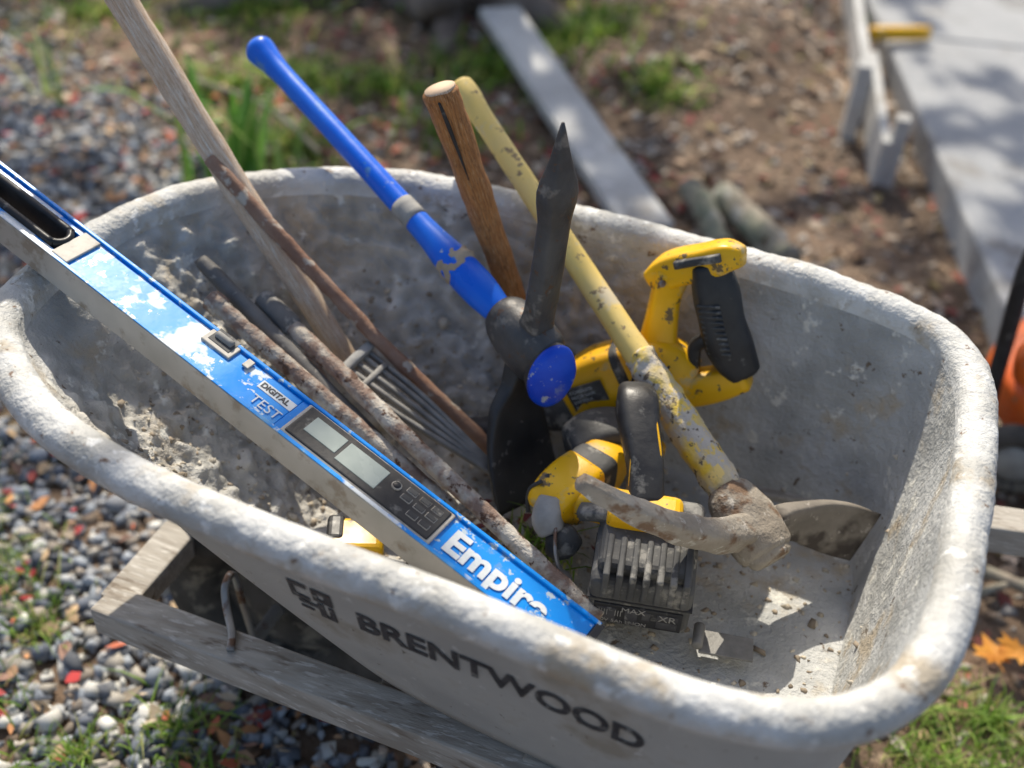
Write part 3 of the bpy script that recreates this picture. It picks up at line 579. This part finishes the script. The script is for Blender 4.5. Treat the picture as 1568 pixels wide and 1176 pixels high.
# ------------------------------------------------------------------ dirt and debris in the tray
def trayh(x,y):
    h=bvh.ray_cast(V((x,y,.6)),V((0,0,-1)))[0]; return h.z if h else None
pp=[]
for _ in range(3600):
    x=rng.uniform(-.42,.45); y=rng.uniform(-.25,.25)
    if rng.uniform()>(.9 if x<.2 else .3): continue
    z=trayh(x,y)
    if z and z<.52: pp.append((x,y,z))
pp=np.array(pp); stones('cement_crumbs',pp,rng.uniform(.001,.0040,len(pp))*np.where(rng.uniform(size=len(pp))>.97,2.5,1),pick([(.46,.40,.31),(.55,.50,.41),(.34,.28,.21)],len(pp)),M['stone'])
ps=np.array([(.085+rng.normal(0,.02),.005+rng.normal(0,.022),.355) for _ in range(110)])
blades('grass_sprig',ps,rng.uniform(.02,.06,110),rng.uniform(.0008,.002,110),pick(GR,110),.8)
ps=np.array([(.04+rng.normal(0,.05),.02+rng.normal(0,.05),.36) for _ in range(50)]); leaves('fallen_leaves',ps,rng.uniform(.015,.035,50),pick([(.16,.04,.04),(.26,.16,.11),(.12,.09,.07)],50),M['leaf'])
# ------------------------------------------------------------------ tree
SUN=V((-.32,.60,.73)).normalized()
tr=emp('shade_tree')
tb=V((-1.12,2.52,0))
sweep('trunk',[tb+V((0,0,-.1)),tb+V((0,0,.05)),tb+V((0,.02,.25)),tb+V((-.1,.2,1.2)),tb+V((-.4,.9,2.6)),tb+V((-.8,1.9,4.0))],[.30,.25,.19,.16,.13,.08],M['bark'],ref=(1,0,0),n=36,sub=10,rough=.018,nsc=9,parent=tr)
for ang,L_ in((-2.9,1.3),(-2.3,.9),(-1.2,.55),(-.5,.7),(.4,.8),(1.6,.9)):
    d=V((math.cos(ang),math.sin(ang),0)); sweep('root',[tb+V((0,0,.10)),tb+d*.3+V((0,0,.05)),tb+d*L_*.7+V((0,.05,.015)),tb+d*L_+V((0,.05,-.03))],[.12,.09,.05,.03],M['bark'],parent=tr,rough=.01,nsc=12)
def limb(a,b,r):
    a=V(a);b=V(b); sweep('limb',[a,(a+b)/2+V((rng.uniform(-.2,.2),rng.uniform(-.2,.2),.15)),b],[r,r*.7,r*.3],M['bark'],ref=(1,0,.1),n=10,parent=tr)
t2=tb+V((-.4,.9,2.6)); t3=tb+V((-.8,1.9,4.0))
for b in((-3.8,3.2,4.4),(-3.4,6.2,4.8),(.2,3.4,4.3),(.4,5.4,4.9),(-1.0,6.8,5.0),(-2.0,2.9,4.6),(-4.3,4.8,4.6),(-.6,4.6,5.2)): limb(t2 if rng.uniform()>.5 else t3,b,.05)
limb(t3,(-2.2,5.2,5.4),.06)
NC=760; cc=np.stack([rng.uniform(-5.2,1.4,NC),rng.uniform(2.2,8.2,NC),rng.uniform(3.9,5.4,NC)],1)
keep=((cc[:,0]+1.9)/3.1)**2+((cc[:,1]-5.1)/2.8)**2<1+.25*np.sin(cc[:,0]*3)
cc=cc[keep]
lp=(cc[:,None,:]+rng.normal(0,.18,(len(cc),13,3))*np.array([1,1,.6])).reshape(-1,3)
S_=np.array(SUN)
SUN_GAPS=[((-.42,.04,.60),.19),((-.33,-.10,.63),.15),((-.20,-.09,.59),.10),((-.25,-.03,.45),.10),((.49,-.05,.64),.13),((.46,.08,.5),.10),((.40,.02,.38),.11),((.38,-.31,.64),.13),((.12,-.31,.64),.11),((-.20,-.30,.64),.14),((-.38,-.24,.64),.09),
 ((.49,.2,.63),.08),((-1.35,1.42,0),.26),((-1.75,1.55,0),.22),((-.95,2.1,0),.16),((.0,2.2,.1),.30),((.28,1.9,0),.15),((.55,2.85,.1),.22),((.5,1.9,.1),.06),((-.62,.0,0),.16),((-.5,-.25,0),.13),((-.85,.5,0),.18),((-1.1,.9,0),.18),((.65,.30,0),.12),((-.2,1.1,0),.1),
 ((-.38,-.2,.25),.12),((.3,.33,.64),.09),((-1.95,2.4,0),.25),((.1,1.6,0),.12),((.2,.05,.45),.05),((.30,.03,.46),.05),((-.25,.2,.65),.05),((.17,.25,.65),.05),((-.15,.2,.78),.04),((-.37,.15,.66),.06),((-.1,.25,.5),.04),((-.45,.26,.73),.03)]
ok=np.ones(len(lp),bool)
for (g,r) in SUN_GAPS:  # unseen crown shaped for light: leaves cut along sun rays to these points
    dd=lp-np.array(g); al=dd@S_; pr=dd-al[:,None]*S_; ok&=(np.linalg.norm(pr,axis=1)>r+.035)
lp=lp[ok]; n=len(lp)
lo_=leaves('foliage',lp,rng.uniform(.09,.17,n),np.full((n,3),.1),M['crown'],.8,.6); lo_.parent=tr
# ------------------------------------------------------------------ light and camera
w=bpy.data.worlds.new('World'); sc.world=w; w.use_nodes=True; nt=w.node_tree
sk=nt.nodes.new('ShaderNodeTexSky'); sk.sky_type='NISHITA'; sk.sun_disc=False
sk.sun_elevation=math.asin(SUN.z); sk.sun_rotation=math.atan2(SUN.x,SUN.y)
sk.dust_density=3.0; sk.ozone_density=.4; sk.air_density=1.0
nt.links.new(sk.outputs[0],nt.nodes['Background'].inputs[0]); nt.nodes['Background'].inputs[1].default_value=.15
ld=bpy.data.lights.new('sun','SUN'); ld.energy=5; ld.angle=math.radians(.53); ld.color=(1,.92,.78)
lo=bpy.data.objects.new('sun',ld); COL.objects.link(lo); lo.rotation_euler=SUN.to_track_quat('Z','Y').to_euler()
cd=bpy.data.cameras.new('camera'); cam=bpy.data.objects.new('camera',cd); COL.objects.link(cam)
cam.matrix_world=frame((.3418,-.9606,1.3806),(.9293,.3612,.0771),(-.2794,.551,.7864),(.2415,-.7523,.6129))
cd.sensor_width=36; cd.lens=18/math.tan(math.radians(22.5)); cd.clip_start=.02; cd.clip_end=500
cd.dof.use_dof=True; cd.dof.focus_distance=1.27; cd.dof.aperture_fstop=2.3
sc.camera=cam
sc.view_settings.view_transform='Standard'; sc.view_settings.look='None'; sc.view_settings.exposure=0
